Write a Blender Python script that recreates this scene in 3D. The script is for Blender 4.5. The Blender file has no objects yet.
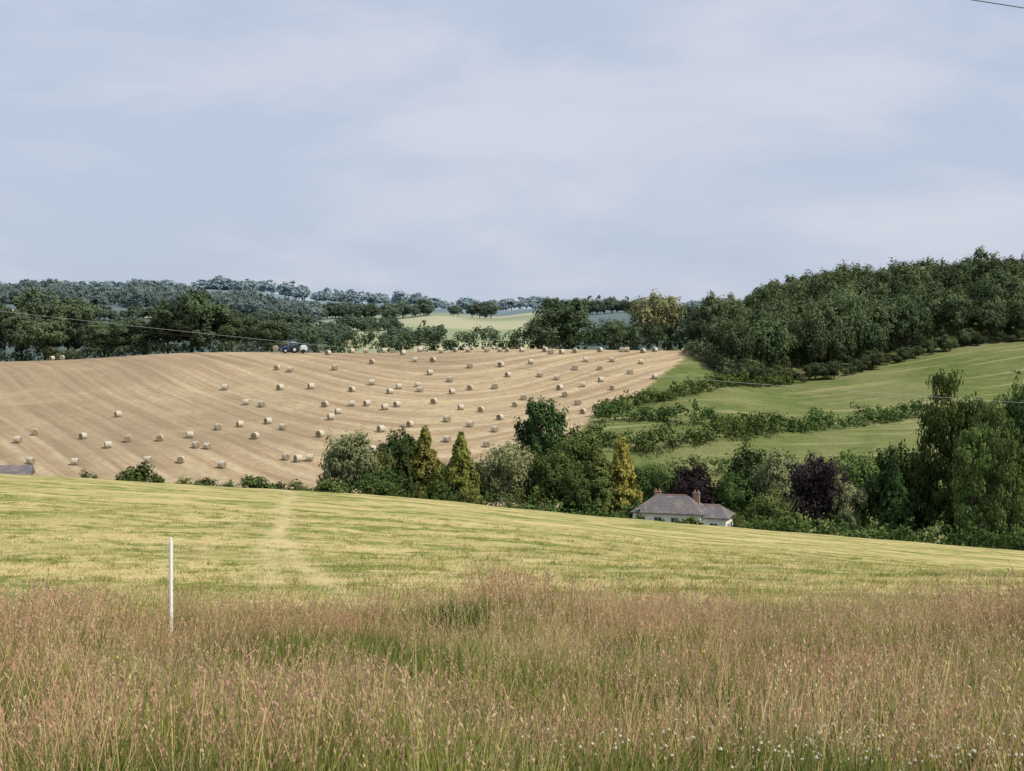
import bpy, math, numpy as np
from mathutils import Vector, Matrix
rng=np.random.default_rng(7)
scene=bpy.context.scene
F=1400.0; HZ=345.0; CX=512.0
def px2x(px,d): return (px-CX)/F*d
# ------------------------------------------------------------------ terrain height
cols=np.array([-900,-300,0,200,400,550,690,800,900,1024,1300,1900.])
U=(cols-CX)/F
def C(v): return [v]*12
rows=[ # d, kind, values
(-60,'z',C(-0.2)),(-20,'z',C(-1.2)),(0,'z',C(-1.65)),(8,'z',C(-2.43)),(17.7,'z',C(-3.5)),(25,'z',C(-4.35)),
(60,'z',[-5.9,-6.3,-6.5,-6.9,-7.4,-7.9,-8.5,-8.9,-9.3,-9.7,-10.3,-11]),
(110,'p',[455,466,474,485.5,497,512,524,533,541,551,566,585]),
(150,'p',[470,480,487,497,508,523,534,543,551,561,578,598]),
(200,'p',[478,486,492,503,513,527,540,549,556,566,580,600]),
(250,'p',[475,483,488,494,500,502,506,515,520,524,530,540]),
(300,'p',[448,445,440,437,434,434,437,452,460,465,470,475]),
(350,'p',[412,408,402,396,394,394,396,412,418,422,425,428]),
(400,'p',[372,369,366,360,358,358,362,386,383,380,376,372]),
(425,'p',[366,364,361,354,351,350,351,375,370,364,358,354]),
(480,'p',[372,370,367,364,360,358,352,350,346,338,334,330]),
(560,'p',[382,380,376,372,370,364,345,325,312,304,304,304]),
(700,'p',[388,386,382,377,372,365,355,342,334,328,326,326]),
(1000,'p',[338,334,332,332,340,342,340,340,340,340,340,340]),
(1500,'p',[302,304,302,306,319,317,320,322,322,322,322,322]),
(2400,'p',[294,291,292,294,305,314,312,312,312,312,312,312]),
(4500,'p',[322]*12),(9000,'p',[338]*12)]
D=np.array([r[0] for r in rows],float)
Z=np.array([[v if r[1]=='z' else -(v-HZ)/F*r[0] for v in r[2]] for r in rows])
def pchip(x,y,xi):
    h=np.diff(x); dl=(y[1:]-y[:-1])/h[:,None]
    m=np.zeros_like(y); m[0]=dl[0]; m[-1]=dl[-1]
    a=dl[:-1]; b=dl[1:]; same=(a*b)>0
    w1=(2*h[1:]+h[:-1])[:,None]; w2=(h[1:]+2*h[:-1])[:,None]
    with np.errstate(all='ignore'):
        mm=(w1+w2)/(w1/a+w2/b)
    m[1:-1]=np.where(same,mm,0)
    k=np.clip(np.searchsorted(x,xi)-1,0,len(x)-2)
    t=((xi-x[k])/h[k])[:,None]; hh=h[k][:,None]
    return ((2*t**3-3*t**2+1)*y[k]+(t**3-2*t**2+t)*hh*m[k]+(-2*t**3+3*t**2)*y[k+1]+(t**3-t**2)*hh*m[k+1])
NU=600; NW=2400
ui=np.linspace(U[0],U[-1],NU)
T1=pchip(U,Z.T.copy(),ui).T
wi=np.linspace(math.log(2.),math.log(9070.),NW); di=np.clip(np.exp(wi)-62,-60,9000)
T2=pchip(D,T1,di)
def H(x,y):
    x=np.asarray(x,float); y=np.asarray(y,float)
    u=np.clip(x/np.maximum(y,25.),U[0],U[-1])
    fu=(u-U[0])/(U[-1]-U[0])*(NU-1); iu=np.clip(fu.astype(int),0,NU-2); fu=fu-iu
    w=np.log(np.maximum(y+62,2.)); fw=np.clip((w-wi[0])/(wi[-1]-wi[0])*(NW-1),0,NW-1.001); iw=fw.astype(int); fw=fw-iw
    z=(T2[iw,iu]*(1-fu)+T2[iw,iu+1]*fu)*(1-fw)+(T2[iw+1,iu]*(1-fu)+T2[iw+1,iu+1]*fu)*fw
    z=z+0.04*np.sin(x*0.9+1.3*np.sin(y*0.23))*np.sin(y*0.37)*np.clip(y/20,0,1)
    z=z+np.clip((y-280)/80,0,1)*np.clip((520-y)/60,0,1)*0.5*np.sin(x*0.06+1)*np.sin(y*0.05+x*0.013)
    z=z+np.clip((y-1100)/300,0,1)*(3.5*np.sin(x*.011+1)+2.5*np.sin(x*.027+y*.003)+1.5*np.sin(x*.06))
    return z
def h1(x,y): return float(H(np.array([x]),np.array([y]))[0])
def ray(px,py,a=255,b=600):
    ds=np.linspace(a,b,1400); u=(px-CX)/F
    yp=HZ-F*H(u*ds,ds)/ds
    k=np.argmax(yp<=py) if (yp<=py).any() else int(np.argmin(yp))
    return u*ds[k],ds[k]
# ------------------------------------------------------------------ node helpers
class NT:
    def __init__(s,name):
        s.m=bpy.data.materials.new(name); s.m.use_nodes=True; s.t=s.m.node_tree; s.t.nodes.clear()
        s.out=s.n('ShaderNodeOutputMaterial')
    def n(s,ty,**k):
        nd=s.t.nodes.new(ty)
        for a,b in k.items(): setattr(nd,a,b)
        return nd
    def l(s,a,b): s.t.links.new(a,b)
    def setin(s,sock,v):
        if isinstance(v,bpy.types.NodeSocket): s.l(v,sock)
        else:
            if isinstance(v,(tuple,list)) and len(v)==3 and sock.type=='RGBA': v=(*v,1)
            sock.default_value=v
    def mix(s,f,a,b,bt='MIX'):
        nd=s.n('ShaderNodeMix',data_type='RGBA',blend_type=bt); s.setin(nd.inputs[0],f); s.setin(nd.inputs[6],a); s.setin(nd.inputs[7],b); return nd.outputs[2]
    def math(s,op,a,b=0.,clamp=False):
        nd=s.n('ShaderNodeMath',operation=op,use_clamp=clamp); s.setin(nd.inputs[0],a); s.setin(nd.inputs[1],b); return nd.outputs[0]
    def attr(s,name): return s.n('ShaderNodeAttribute',attribute_name=name).outputs['Fac']
    def pos(s): return s.n('ShaderNodeNewGeometry').outputs['Position']
    def vscale(s,v,sc,loc=(0,0,0),rot=0):
        nd=s.n('ShaderNodeMapping'); s.l(v,nd.inputs[0]); nd.inputs['Scale'].default_value=sc; nd.inputs['Location'].default_value=loc; nd.inputs['Rotation'].default_value=(0,0,rot); return nd.outputs[0]
    def noise(s,v,sc,det=4,rough=.55,dist=0):
        nd=s.n('ShaderNodeTexNoise'); s.setin(nd.inputs['Vector'],v); nd.inputs['Scale'].default_value=sc; nd.inputs['Detail'].default_value=det; nd.inputs['Roughness'].default_value=rough; nd.inputs['Distortion'].default_value=dist; return nd.outputs['Fac']
    def step(s,v,a,b):
        nd=s.n('ShaderNodeMapRange',interpolation_type='SMOOTHSTEP'); s.setin(nd.inputs[0],v); nd.inputs[1].default_value=a; nd.inputs[2].default_value=b; return nd.outputs[0]
    def bsdf(s,col,rough=.8,spec=.2,bump=None,bs=.5,bd=.05,trans=0,metal=0):
        p=s.n('ShaderNodeBsdfPrincipled'); s.setin(p.inputs['Base Color'],col); s.setin(p.inputs['Roughness'],rough); p.inputs['Specular IOR Level'].default_value=spec; p.inputs['Metallic'].default_value=metal
        if bump is not None:
            b=s.n('ShaderNodeBump'); b.inputs['Strength'].default_value=bs; b.inputs['Distance'].default_value=bd; s.l(bump,b.inputs['Height']); s.l(b.outputs[0],p.inputs['Normal'])
        o=p.outputs[0]
        s.l(o,s.out.inputs[0]); return s.m
    def diff(s,col,trans=0,bump=None,bs=.5,bd=.05):
        p=s.n('ShaderNodeBsdfDiffuse'); s.setin(p.inputs[0],col); o=p.outputs[0]
        if bump is not None:
            b=s.n('ShaderNodeBump'); b.inputs['Strength'].default_value=bs; b.inputs['Distance'].default_value=bd; s.l(bump,b.inputs['Height']); s.l(b.outputs[0],p.inputs['Normal'])
        if trans>0:
            t=s.n('ShaderNodeBsdfTranslucent'); s.setin(t.inputs[0],col); mx=s.n('ShaderNodeMixShader'); mx.inputs[0].default_value=trans; s.l(o,mx.inputs[1]); s.l(t.outputs[0],mx.inputs[2]); o=mx.outputs[0]
        s.l(o,s.out.inputs[0]); return s.m
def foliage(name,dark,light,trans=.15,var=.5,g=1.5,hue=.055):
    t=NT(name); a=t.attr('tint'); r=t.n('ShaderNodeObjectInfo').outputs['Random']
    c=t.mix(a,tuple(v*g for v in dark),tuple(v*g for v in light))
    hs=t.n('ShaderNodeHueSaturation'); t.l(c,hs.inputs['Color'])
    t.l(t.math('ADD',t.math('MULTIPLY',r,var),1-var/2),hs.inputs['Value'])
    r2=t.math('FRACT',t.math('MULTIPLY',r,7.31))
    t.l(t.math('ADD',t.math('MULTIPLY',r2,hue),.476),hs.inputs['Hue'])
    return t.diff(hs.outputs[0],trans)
def simple(name,col,rough=.7,spec=.3,nsc=6,amt=.25,bump=.3,metal=0):
    t=NT(name); v=t.n('ShaderNodeTexCoord').outputs['Object']; n=t.noise(v,nsc,5)
    d=tuple(c*(1-amt) for c in col); l=tuple(min(1,c*(1+amt)) for c in col)
    return t.bsdf(t.mix(n,d,l),rough,spec,bump=n,bs=bump,bd=.02,metal=metal)
# ------------------------------------------------------------------ mesh helper
def qmesh(name,V,Q,mats,mi=None,attrs=None,smooth=False):
    me=bpy.data.meshes.new(name); V=np.asarray(V,np.float32); Q=np.asarray(Q,np.int32)
    me.vertices.add(len(V)); me.vertices.foreach_set('co',V.ravel())
    me.loops.add(Q.size); me.loops.foreach_set('vertex_index',Q.ravel())
    me.polygons.add(len(Q)); me.polygons.foreach_set('loop_start',np.arange(len(Q),dtype=np.int32)*4)
    me.polygons.foreach_set('loop_total',np.full(len(Q),4,np.int32))
    for m in mats: me.materials.append(m)
    if mi is not None: me.polygons.foreach_set('material_index',np.asarray(mi,np.int32))
    me.polygons.foreach_set('use_smooth',np.full(len(Q),smooth))
    for k,a in (attrs or {}).items():
        at=me.attributes.new(k,'FLOAT','POINT'); at.data.foreach_set('value',np.asarray(a,np.float32))
    me.update(calc_edges=True); return me
def link(ob,parent=None):
    scene.collection.objects.link(ob)
    if parent: ob.parent=parent
    return ob
def obj(name,me,loc=(0,0,0),rz=0,scale=(1,1,1),parent=None):
    o=bpy.data.objects.new(name,me); o.location=loc; o.rotation_euler=(0,0,rz); o.scale=scale; return link(o,parent)
# ------------------------------------------------------------------ ground
ys=[-45.]
while ys[-1]<9000:
    y=ys[-1]; ys.append(y+(0.3+0.0052*max(y,0)))
ys=np.array(ys); vs=np.linspace(-.85,.85,560)
YY,VV=np.meshgrid(ys,vs,indexing='ij'); XX=VV*(np.maximum(YY,-30)+60)
xs=XX.ravel(); yv=YY.ravel(); zs=H(xs,yv)
nr,nc=len(ys),len(vs)
i=np.arange(nr-1)[:,None]*nc+np.arange(nc-1)[None,:]
Q=np.stack([i,i+1,i+nc+1,i+nc],-1).reshape(-1,4)
pxv=CX+F*xs/np.maximum(yv,20); pyv=HZ-F*zs/np.maximum(yv,20)
edge=np.interp(pyv,[348,352,380,400,418,440,500],[700,692,656,628,590,575,560])
sm=lambda a,lo,hi: np.clip((a-lo)/(hi-lo),0,1)
stub=((pxv<edge)&(yv>242)&(yv<436)).astype(float)
YB=17.6
ybf=lambda x: YB+.7*np.sin(x*.5)+.45*np.sin(x*1.3)
rough=1-sm(yv-ybf(xs),-.6,.8)
mown=sm(yv-ybf(xs),-.8,.6)*(1-sm(yv,138,142))
s_st=yv-1.7*np.sqrt((xs+20)**2+900)
def trk(x,y):
    w=.15*np.sin(y*.21)
    a=.8*np.exp(-((x+4.6+.150*(y-26)+w)/.28)**2)*sm(y,19,24)*(1-sm(y,95,108))
    b=.8*np.exp(-((x+2.0+.21*(y-19)+w)/.22)**2)*(1-sm(y,40,62))
    c=.3*np.exp(-((x+6.2+.155*(y-26)+w)/.25)**2)*sm(y,25,35)*(1-sm(y,90,108))
    return np.clip(a+b+c,0,1)
track=trk(xs,yv)
u_=pxv
farwood=sm(yv,640,700)*(1-sm(u_,310,340))
farwood=np.maximum(farwood,sm(yv,640,700)*sm(u_,545,560))
farwood=np.maximum(farwood,sm(yv,1600,1700))
strip=((np.sin(u_*.045+.5)>.5)&(yv>1170)&(yv<1300)&(u_<330)).astype(float); farwood=farwood*(1-strip)
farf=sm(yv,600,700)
haze_tint=sm(yv,500,2600)  # distance weight for haze painted into the ground colour
t=NT('ground_mat'); P=t.pos()
n_big=t.noise(P,.02,2); n_mid=t.noise(P,.25,4); n_fine=t.noise(P,3.,5,.7); n_vf=t.noise(P,14.,2,.6)
sp=t.n('ShaderNodeSeparateXYZ'); t.l(P,sp.inputs[0])
past=t.mix(t.step(n_mid,.3,.7),(.095,.125,.040),(.15,.175,.062)); past=t.mix(t.math('MULTIPLY',t.step(n_big,.40,.6),.6),past,(.23,.225,.11))
fineP=t.noise(P,1.2,4,.75); past=t.mix(t.math('MULTIPLY',t.step(fineP,.35,.7),.6),past,(.066,.097,.032))
cp=t.n('ShaderNodeCombineXYZ'); t.l(t.math('MULTIPLY',sp.outputs[0],.015),cp.inputs[0]); t.l(t.math('MULTIPLY',t.math('ADD',sp.outputs[1],t.math('MULTIPLY',sp.outputs[0],-.5)),.22),cp.inputs[1])
past=t.mix(t.math('MULTIPLY',t.step(t.noise(cp.outputs[0],1.,4,.7),.52,.66),.6),past,(.30,.28,.145))
s=t.attr('swath')
cx=t.n('ShaderNodeCombineXYZ')
t.l(t.math('MULTIPLY',sp.outputs[0],.02),cx.inputs[0]); t.l(t.math('MULTIPLY',s,.19),cx.inputs[1])
st_n=t.noise(cx.outputs[0],1.,5,.72)
wv=t.math('SINE',t.math('MULTIPLY',s,.55))
st=t.mix(t.step(st_n,.33,.66),(.265,.195,.125),(.44,.35,.225))
st=t.mix(t.math('MULTIPLY',t.step(wv,.45,1.),.5),st,(.50,.42,.29))
lx=t.math('ADD',t.math('MULTIPLY',sp.outputs[0],-.0024),t.noise(P,.017,3,.6))
st=t.mix(t.math('MULTIPLY',t.step(lx,.5,.8),.6),st,(.235,.175,.122))
st=t.mix(t.math('MULTIPLY',t.step(t.noise(P,.05,3,.6),.5,.7),.4),st,(.44,.38,.23))
st=t.mix(t.math('MULTIPLY',t.step(t.noise(P,.7,4,.75),.4,.66),.5),st,(.215,.175,.105))
cm=t.n('ShaderNodeCombineXYZ'); t.l(t.math('MULTIPLY',sp.outputs[0],.13),cm.inputs[0])
sw=t.math('ADD',sp.outputs[1],t.math('MULTIPLY',sp.outputs[0],.22)); t.l(t.math('MULTIPLY',sw,.36),cm.inputs[1])
m_n=t.noise(cm.outputs[0],1.,5,.7,.7)
cl=t.noise(P,.9,5,.8,.5)
mo=t.mix(t.step(t.math('ADD',t.math('MULTIPLY',m_n,.55),t.math('MULTIPLY',cl,.45)),.42,.54),(.15,.185,.048),(.49,.41,.20))
mo=t.mix(t.math('MULTIPLY',t.step(t.math('SINE',t.math('MULTIPLY',sw,.62)),.1,.9),.28),mo,(.17,.21,.055))
mo=t.mix(t.math('MULTIPLY',t.step(n_fine,.45,.72),.5),mo,(.12,.14,.04))
mo=t.mix(t.math('MULTIPLY',t.attr('track'),t.step(t.noise(P,1.3,4,.7),.3,.6)),mo,(.52,.43,.25))
ro=t.mix(n_fine,(.06,.08,.02),(.17,.15,.06))
col=t.mix(t.attr('stubble'),past,st); col=t.mix(t.attr('mown'),col,mo); col=t.mix(t.attr('rough'),col,ro)
fcol=t.mix(t.step(t.noise(P,.005,2,.4),.44,.56),(.23,.26,.13),(.38,.36,.21))
fcol=t.mix(t.math('MULTIPLY',t.attr('haze_tint'),.6),fcol,(.20,.27,.30))  # far fields and woods mixed towards a painted haze blue
wcol=t.mix(t.math('MULTIPLY',t.attr('haze_tint'),.95),(.06,.085,.065),(.19,.26,.30))
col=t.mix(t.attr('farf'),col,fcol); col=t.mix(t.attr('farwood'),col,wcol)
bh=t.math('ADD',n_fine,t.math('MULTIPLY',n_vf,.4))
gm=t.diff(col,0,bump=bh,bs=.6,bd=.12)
me=qmesh('ground',np.stack([xs,yv,zs],1),Q,[gm],attrs=dict(stubble=stub,mown=mown,rough=rough,swath=s_st,track=track,farwood=farwood,farf=farf,haze_tint=haze_tint),smooth=True)
obj('ground',me)
# ------------------------------------------------------------------ foliage geometry
def cards(P,N,size,asp=.6):
    n=len(P); N=N/np.linalg.norm(N,axis=1,keepdims=True)
    R=rng.normal(size=(n,3)); Tn=np.cross(N,R); Tn/=np.linalg.norm(Tn,axis=1,keepdims=True)+1e-9; B=np.cross(N,Tn)
    s=(size*rng.uniform(.6,1.3,n))[:,None]
    V=np.stack([P+Tn*s,P+B*s*asp,P-Tn*s,P-B*s*asp],1).reshape(-1,3)
    return V,np.arange(4*n).reshape(-1,4)
def rdir(n):
    v=rng.normal(size=(n,3)); return v/np.linalg.norm(v,axis=1,keepdims=True)
def blobs(Cn,R,per,jit=.6,tb=None):
    n=len(Cn); d=rdir(n*per); C2=np.repeat(Cn,per,0); R2=np.repeat(R,per)[:,None]
    rad=rng.uniform(.45,1.08,(n*per,1))
    P=C2+d*R2*rad; N=d+jit*rng.normal(size=d.shape)*.8+np.array([0,0,.25])
    if tb is None: tb=rng.random(n)
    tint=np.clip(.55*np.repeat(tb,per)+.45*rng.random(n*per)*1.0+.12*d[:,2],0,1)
    return P,N,tint
def tube(pts,rad,ns=6):
    V=[];Q=[]; pts=[Vector(p) for p in pts]
    for k,p in enumerate(pts):
        a=(pts[min(k+1,len(pts)-1)]-pts[max(k-1,0)]).normalized(); x=a.orthogonal().normalized(); y=a.cross(x)
        for j in range(ns):
            an=2*math.pi*j/ns; V.append(p+(x*math.cos(an)+y*math.sin(an))*rad[k])
    for k in range(len(pts)-1):
        for j in range(ns): Q.append([k*ns+j,k*ns+(j+1)%ns,(k+1)*ns+(j+1)%ns,(k+1)*ns+j])
    return np.array([list(v) for v in V]),np.array(Q)
bark=simple('bark_mat',(.09,.07,.05),.9,.1,12,.5,.6)
def assemble(name,P,N,tint,size,mat,tubes,norm=True,asp=.6):
    V,Q=cards(P,N,size,asp); ti=np.repeat(tint,4); mi=[0]*len(Q); nv=len(V); VV=[V];QQ=[Q]
    for (v,q) in tubes:
        VV.append(v); QQ.append(q+nv); nv+=len(v); mi+= [1]*len(q); ti=np.concatenate([ti,np.zeros(len(v))])
    V=np.concatenate(VV); Q=np.concatenate(QQ)
    return qmesh(name,V,Q,[mat,bark],mi,{'tint':ti})
def broad(name,mat,nl=15,sub=11,per=42,leaf=.023,base=.2,lr=.17,core=6):
    cz=(1+base)/2; rz=(1-base)/2
    k=np.arange(nl)+.5; ph=np.arccos(1-2*k/nl); th=math.pi*(1+5**.5)*k+rng.uniform(0,6)
    d=np.stack([np.cos(th)*np.sin(ph),np.sin(th)*np.sin(ph),np.cos(ph)],1)+rng.normal(size=(nl,3))*.18
    rr=rng.uniform(.78,1.12,nl)[:,None]
    LR=lr*rng.uniform(.7,1.3,nl)
    env=np.array([.5,.5,rz]); Cn=np.array([0,0,cz])+d*(env-LR[:,None]*.95)*rr
    Cn=np.concatenate([Cn,np.array([0,0,cz])+rng.normal(size=(core,3))*.11]); LR=np.concatenate([LR,np.full(core,lr*1.2)])
    tl=rng.random(len(Cn))
    S=[];SR=[];ST=[]
    for c,r,tt in zip(Cn,LR,tl):
        dd=rdir(sub); dd[:,2]=dd[:,2]*.8+.15
        S.append(c+dd*r*rng.uniform(.5,1.0,(sub,1))); SR.append(r*rng.uniform(.34,.6,sub)); ST.append(np.clip(.4*tt+.6*rng.random(sub),0,1))
    S=np.concatenate(S);SR=np.concatenate(SR);ST=np.concatenate(ST)
    P,N,ti=blobs(S,SR,per,tb=ST)
    keep=P[:,2]>base*.4; P,N,ti=P[keep],N[keep],ti[keep]
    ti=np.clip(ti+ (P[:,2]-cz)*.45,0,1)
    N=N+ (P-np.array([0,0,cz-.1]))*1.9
    tb=[tube([(0,0,-.03),(.01,0,base*.7),(-.01,.01,cz),(0,0,.85)],[.035,.024,.014,.004],7)]
    for c in Cn[:12]:
        b=np.array([0,0,max(base*.6,c[2]*.55)]); mid=(b+c)/2+np.array([0,0,-.02]); tb.append(tube([b,mid,c],[.012,.008,.003],5))
    return assemble(name,P,N,ti,leaf,mat,tb)
def conifer(name,mat,leaf=.028,droop=.25,pw=.8):
    nb=260; per=34; zb=np.sort(rng.uniform(.02,.98,nb)); az=rng.uniform(0,2*math.pi,nb)
    L=.5*(1-zb)**pw*rng.uniform(.7,1.12,nb)+.02
    t=rng.random((nb,per))**.6; zz=zb[:,None]-droop*L[:,None]*t+.02*rng.normal(size=(nb,per))
    r=L[:,None]*t; sd=rng.normal(size=(nb,per))*.2*L[:,None]*(1.1-t)+rng.normal(size=(nb,per))*.016
    x=np.cos(az)[:,None]*r-np.sin(az)[:,None]*sd; y=np.sin(az)[:,None]*r+np.cos(az)[:,None]*sd
    P=np.stack([x,y,zz],-1).reshape(-1,3)
    N=np.stack([np.cos(az)[:,None]+0*t,np.sin(az)[:,None]+0*t,.7+0*t],-1).reshape(-1,3)+rng.normal(size=P.shape)*.5
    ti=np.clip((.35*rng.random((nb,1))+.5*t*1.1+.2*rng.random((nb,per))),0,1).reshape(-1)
    tb=[tube([(0,0,-.02),(0,0,.5),(0,0,.97)],[.025,.014,.002],6)]
    for k in range(0,nb,4): tb.append(tube([(0,0,zb[k]),(math.cos(az[k])*L[k]*.8,math.sin(az[k])*L[k]*.8,zb[k]-droop*L[k]*.7)],[.004,.001],4))
    return assemble(name,P,N,ti,leaf,mat,tb,asp=.45)
def poplar(name,mat):
    n=70; z=rng.uniform(.08,.97,n); env=.5*np.sqrt(np.clip(1-((z-.42)/.6)**2,0.02,1)); az=rng.uniform(0,6.28,n); r=env*rng.uniform(.2,.85,n)
    Cn=np.stack([np.cos(az)*r,np.sin(az)*r,z],1)
    S=np.repeat(Cn,5,0)+rng.normal(size=(n*5,3))*np.array([.07,.07,.03]); SR=rng.uniform(.03,.06,n*5)
    P,N,ti=blobs(S,SR,36); P[:,0]=P[:,0]+(P[:,0]-np.repeat(S[:,0],36))*.9; P[:,1]=P[:,1]+(P[:,1]-np.repeat(S[:,1],36))*.9
    N=N+np.stack([P[:,0],P[:,1],0*ti],1)*1.5
    tb=[tube([(0,0,-.02),(.01,0,.4),(0,0,.95)],[.04,.025,.003],7)]
    for c in Cn[:26]: tb.append(tube([(0,0,max(.03,c[2]-.12)),(c[0]*.5,c[1]*.5,c[2]-.05),tuple(c)],[.012,.008,.003],4))
    return assemble(name,P,N,ti,.017,mat,tb)
def bush(name,mat,n=26,per=70,leaf=.04):
    d=rdir(n); d[:,2]=abs(d[:,2]); Cn=d*np.array([.36,.36,.62])*rng.uniform(.4,1.05,(n,1))+np.array([0,0,.12])
    P,N,ti=blobs(Cn,rng.uniform(.1,.2,n),per)
    k=P[:,2]>-.02; P=P[k]; ti=ti[k]
    N=P-np.array([0,0,.1])+rng.normal(size=P.shape)*.35
    return assemble(name,P,N,ti,leaf,mat,[tube([(0,0,-.05),(0,0,.6)],[.03,.01],5)])
M=dict(
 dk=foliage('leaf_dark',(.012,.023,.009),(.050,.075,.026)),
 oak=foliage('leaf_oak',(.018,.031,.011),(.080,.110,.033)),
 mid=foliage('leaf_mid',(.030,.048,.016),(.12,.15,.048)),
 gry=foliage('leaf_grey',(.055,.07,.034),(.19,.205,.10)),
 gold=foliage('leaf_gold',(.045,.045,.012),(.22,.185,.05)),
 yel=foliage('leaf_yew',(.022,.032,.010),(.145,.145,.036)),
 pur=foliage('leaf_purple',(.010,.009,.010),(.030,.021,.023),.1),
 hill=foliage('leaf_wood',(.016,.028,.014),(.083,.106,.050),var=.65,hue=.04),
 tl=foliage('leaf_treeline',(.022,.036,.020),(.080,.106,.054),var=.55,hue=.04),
 mfar=foliage('leaf_mid_far',(.045,.068,.050),(.095,.13,.085),.05,.4,1.3,.03),  # slight distance haze put into the leaf base colours
 far=foliage('leaf_far',(.105,.145,.145),(.135,.18,.165),.05,.3,1.25,.03),  # distance haze painted as paler, bluer leaf colours
 vfar=foliage('leaf_very_far_hazed',(.19,.25,.28),(.21,.27,.295),.05,.1,1.25,.02))  # strongest painted haze: ridge leaves nearly flat blue-grey
cache={}
def proto(kind,mat,v):
    k=(kind,mat,v)
    if k in cache: return cache[k]
    nm=f'{kind}_{mat}_{v}'
    if kind=='broad': m=broad(nm,M[mat],nl=int(rng.integers(13,19)),base=.12,lr=rng.uniform(.16,.2))
    elif kind=='tall': m=broad(nm,M[mat],nl=int(rng.integers(18,24)),base=.08,lr=.145)
    elif kind=='conifer': m=conifer(nm,M[mat])
    elif kind=='poplar': m=poplar(nm,M[mat])
    elif kind=='bush': m=bush(nm,M[mat])
    cache[k]=m; return m
def place(name,kind,mat,px,top,w,d,v=0):
    x=px2x(px,d); z0=h1(x,d)-.1; hgt=(HZ-top)/F*d-z0; wd=w/F*d
    return obj(name,proto(kind,mat,v),(x,d,z0),rng.uniform(0,6.28),(wd,wd,hgt))
for a in [
 ('willow_tree','broad','gry',349,424,64,214,0),('ash_tree','broad','dk',400,427,58,232,0),('ash_tree','broad','mid',378,450,46,222,1),
 ('spruce_tree','conifer','yel',425,428,66,216,0),('spruce_tree','conifer','yel',461,433,64,212,1),('spruce_tree','conifer','dk',404,446,46,214,0),
 ('willow_tree','broad','gry',509,438,58,214,1),('oak_tree','broad','dk',546,396,74,250,1),('beech_tree','broad','oak',577,434,70,222,0),
 ('lime_tree','broad','oak',553,446,56,212,1),('larch_tree','conifer','mid',596,444,74,208,0),('cypress_tree','conifer','gold',622,437,64,210,0),
 ('hazel_tree','broad','mid',655,460,48,228,0),('copper_beech_tree','broad','pur',692,466,62,216,0),('hawthorn_tree','broad','dk',662,476,40,215,2),('hazel_tree','broad','oak',640,466,40,226,2),
 ('oak_tree','broad','dk',750,446,54,222,3),('apple_tree','broad','oak',735,472,48,214,2),('willow_tree','broad','gry',781,446,60,212,2),
 ('copper_beech_tree','broad','pur',817,455,66,202,1),('maple_tree','broad','mid',860,450,58,214,2),('yew_tree','tall','dk',899,442,60,206,0),
 ('yew_tree','conifer','dk',895,466,66,192,1),('holly_tree','broad','dk',922,446,60,205,4),('maple_tree','broad','gry',846,474,44,200,3),('hawthorn_tree','broad','mid',770,488,50,196,1),
 ('hawthorn_tree','broad','oak',480,462,46,222,2),('hazel_tree','broad','oak',442,462,44,224,3),('hawthorn_tree','broad','oak',533,462,44,216,2),('holly_tree','broad','dk',606,468,46,216,2),('hazel_tree','broad','oak',380,470,50,208,2),('hawthorn_tree','broad','oak',584,468,50,206,3),
 ('poplar_tree','poplar','oak',951,374,76,196,0),('poplar_tree','poplar','mid',990,402,64,192,0),('poplar_tree','poplar','oak',1024,386,66,198,1),('poplar_tree','poplar','mid',972,426,60,186,2),
 ('poplar_tree','poplar','oak',1075,380,74,192,0),('poplar_tree','poplar','mid',1010,440,60,184,1),('oak_tree','broad','oak',1120,410,110,198,1),
 ('garden_bush','bush','oak',686,508,48,178,0),('garden_bush','bush','mid',742,504,36,188,1),('garden_bush','bush','oak',790,500,50,186,0),('garden_bush','bush','mid',762,508,40,180,0),
 ('garden_bush','bush','oak',638,506,30,180,1),('garden_bush','bush','oak',736,508,32,176,1),('garden_bush','bush','oak',658,512,30,176,0),
 ('hawthorn_bush','bush','oak',139,453,50,170,0),('hawthorn_bush','bush','oak',86,464,30,170,1),('hawthorn_bush','bush','mid',256,467,48,168,0),('hawthorn_bush','bush','oak',122,465,26,172,1),('hawthorn_bush','bush','oak',156,466,26,172,0),
 ('hawthorn_bush','bush','mid',181,470,40,170,1),('hawthorn_bush','bush','oak',205,471,46,172,0),('hawthorn_bush','bush','mid',299,472,46,178,1),('hawthorn_bush','bush','oak',230,475,34,168,1),('hawthorn_bush','bush','mid',326,470,46,190,0),('hawthorn_bush','bush','oak',278,475,34,176,0),
 ('hawthorn_bush','bush','oak',440,470,50,205,1),('hawthorn_bush','bush','oak',640,488,40,200,0),
 ('oak_tree','tall','tl',22,294,60,445,0),('oak_tree','tall','tl',68,291,62,450,1),('ash_tree','broad','tl',-6,300,50,452,0),('oak_tree','tall','tl',192,289,80,440,2),('oak_tree','broad','tl',168,301,50,446,1),('oak_tree','broad','tl',232,308,50,444,0),
 ('ash_tree','broad','tl',272,317,44,440,1),('oak_tree','broad','tl',134,317,60,446,2),('ash_tree','broad','tl',104,322,54,446,0),('ash_tree','broad','tl',45,316,60,440,1),
 ('oak_tree','broad','tl',568,296,72,446,3),('ash_tree','broad','tl',542,316,46,444,1),('ash_tree','broad','gry',657,290,58,448,1),('ash_tree','broad','tl',618,318,44,446,0),('ash_tree','tall','tl',713,291,46,432,1),('ash_tree','broad','tl',697,314,36,438,2),
 ('oak_tree','broad','tl',-60,296,90,450,1)]:
    place(*a)
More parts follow.
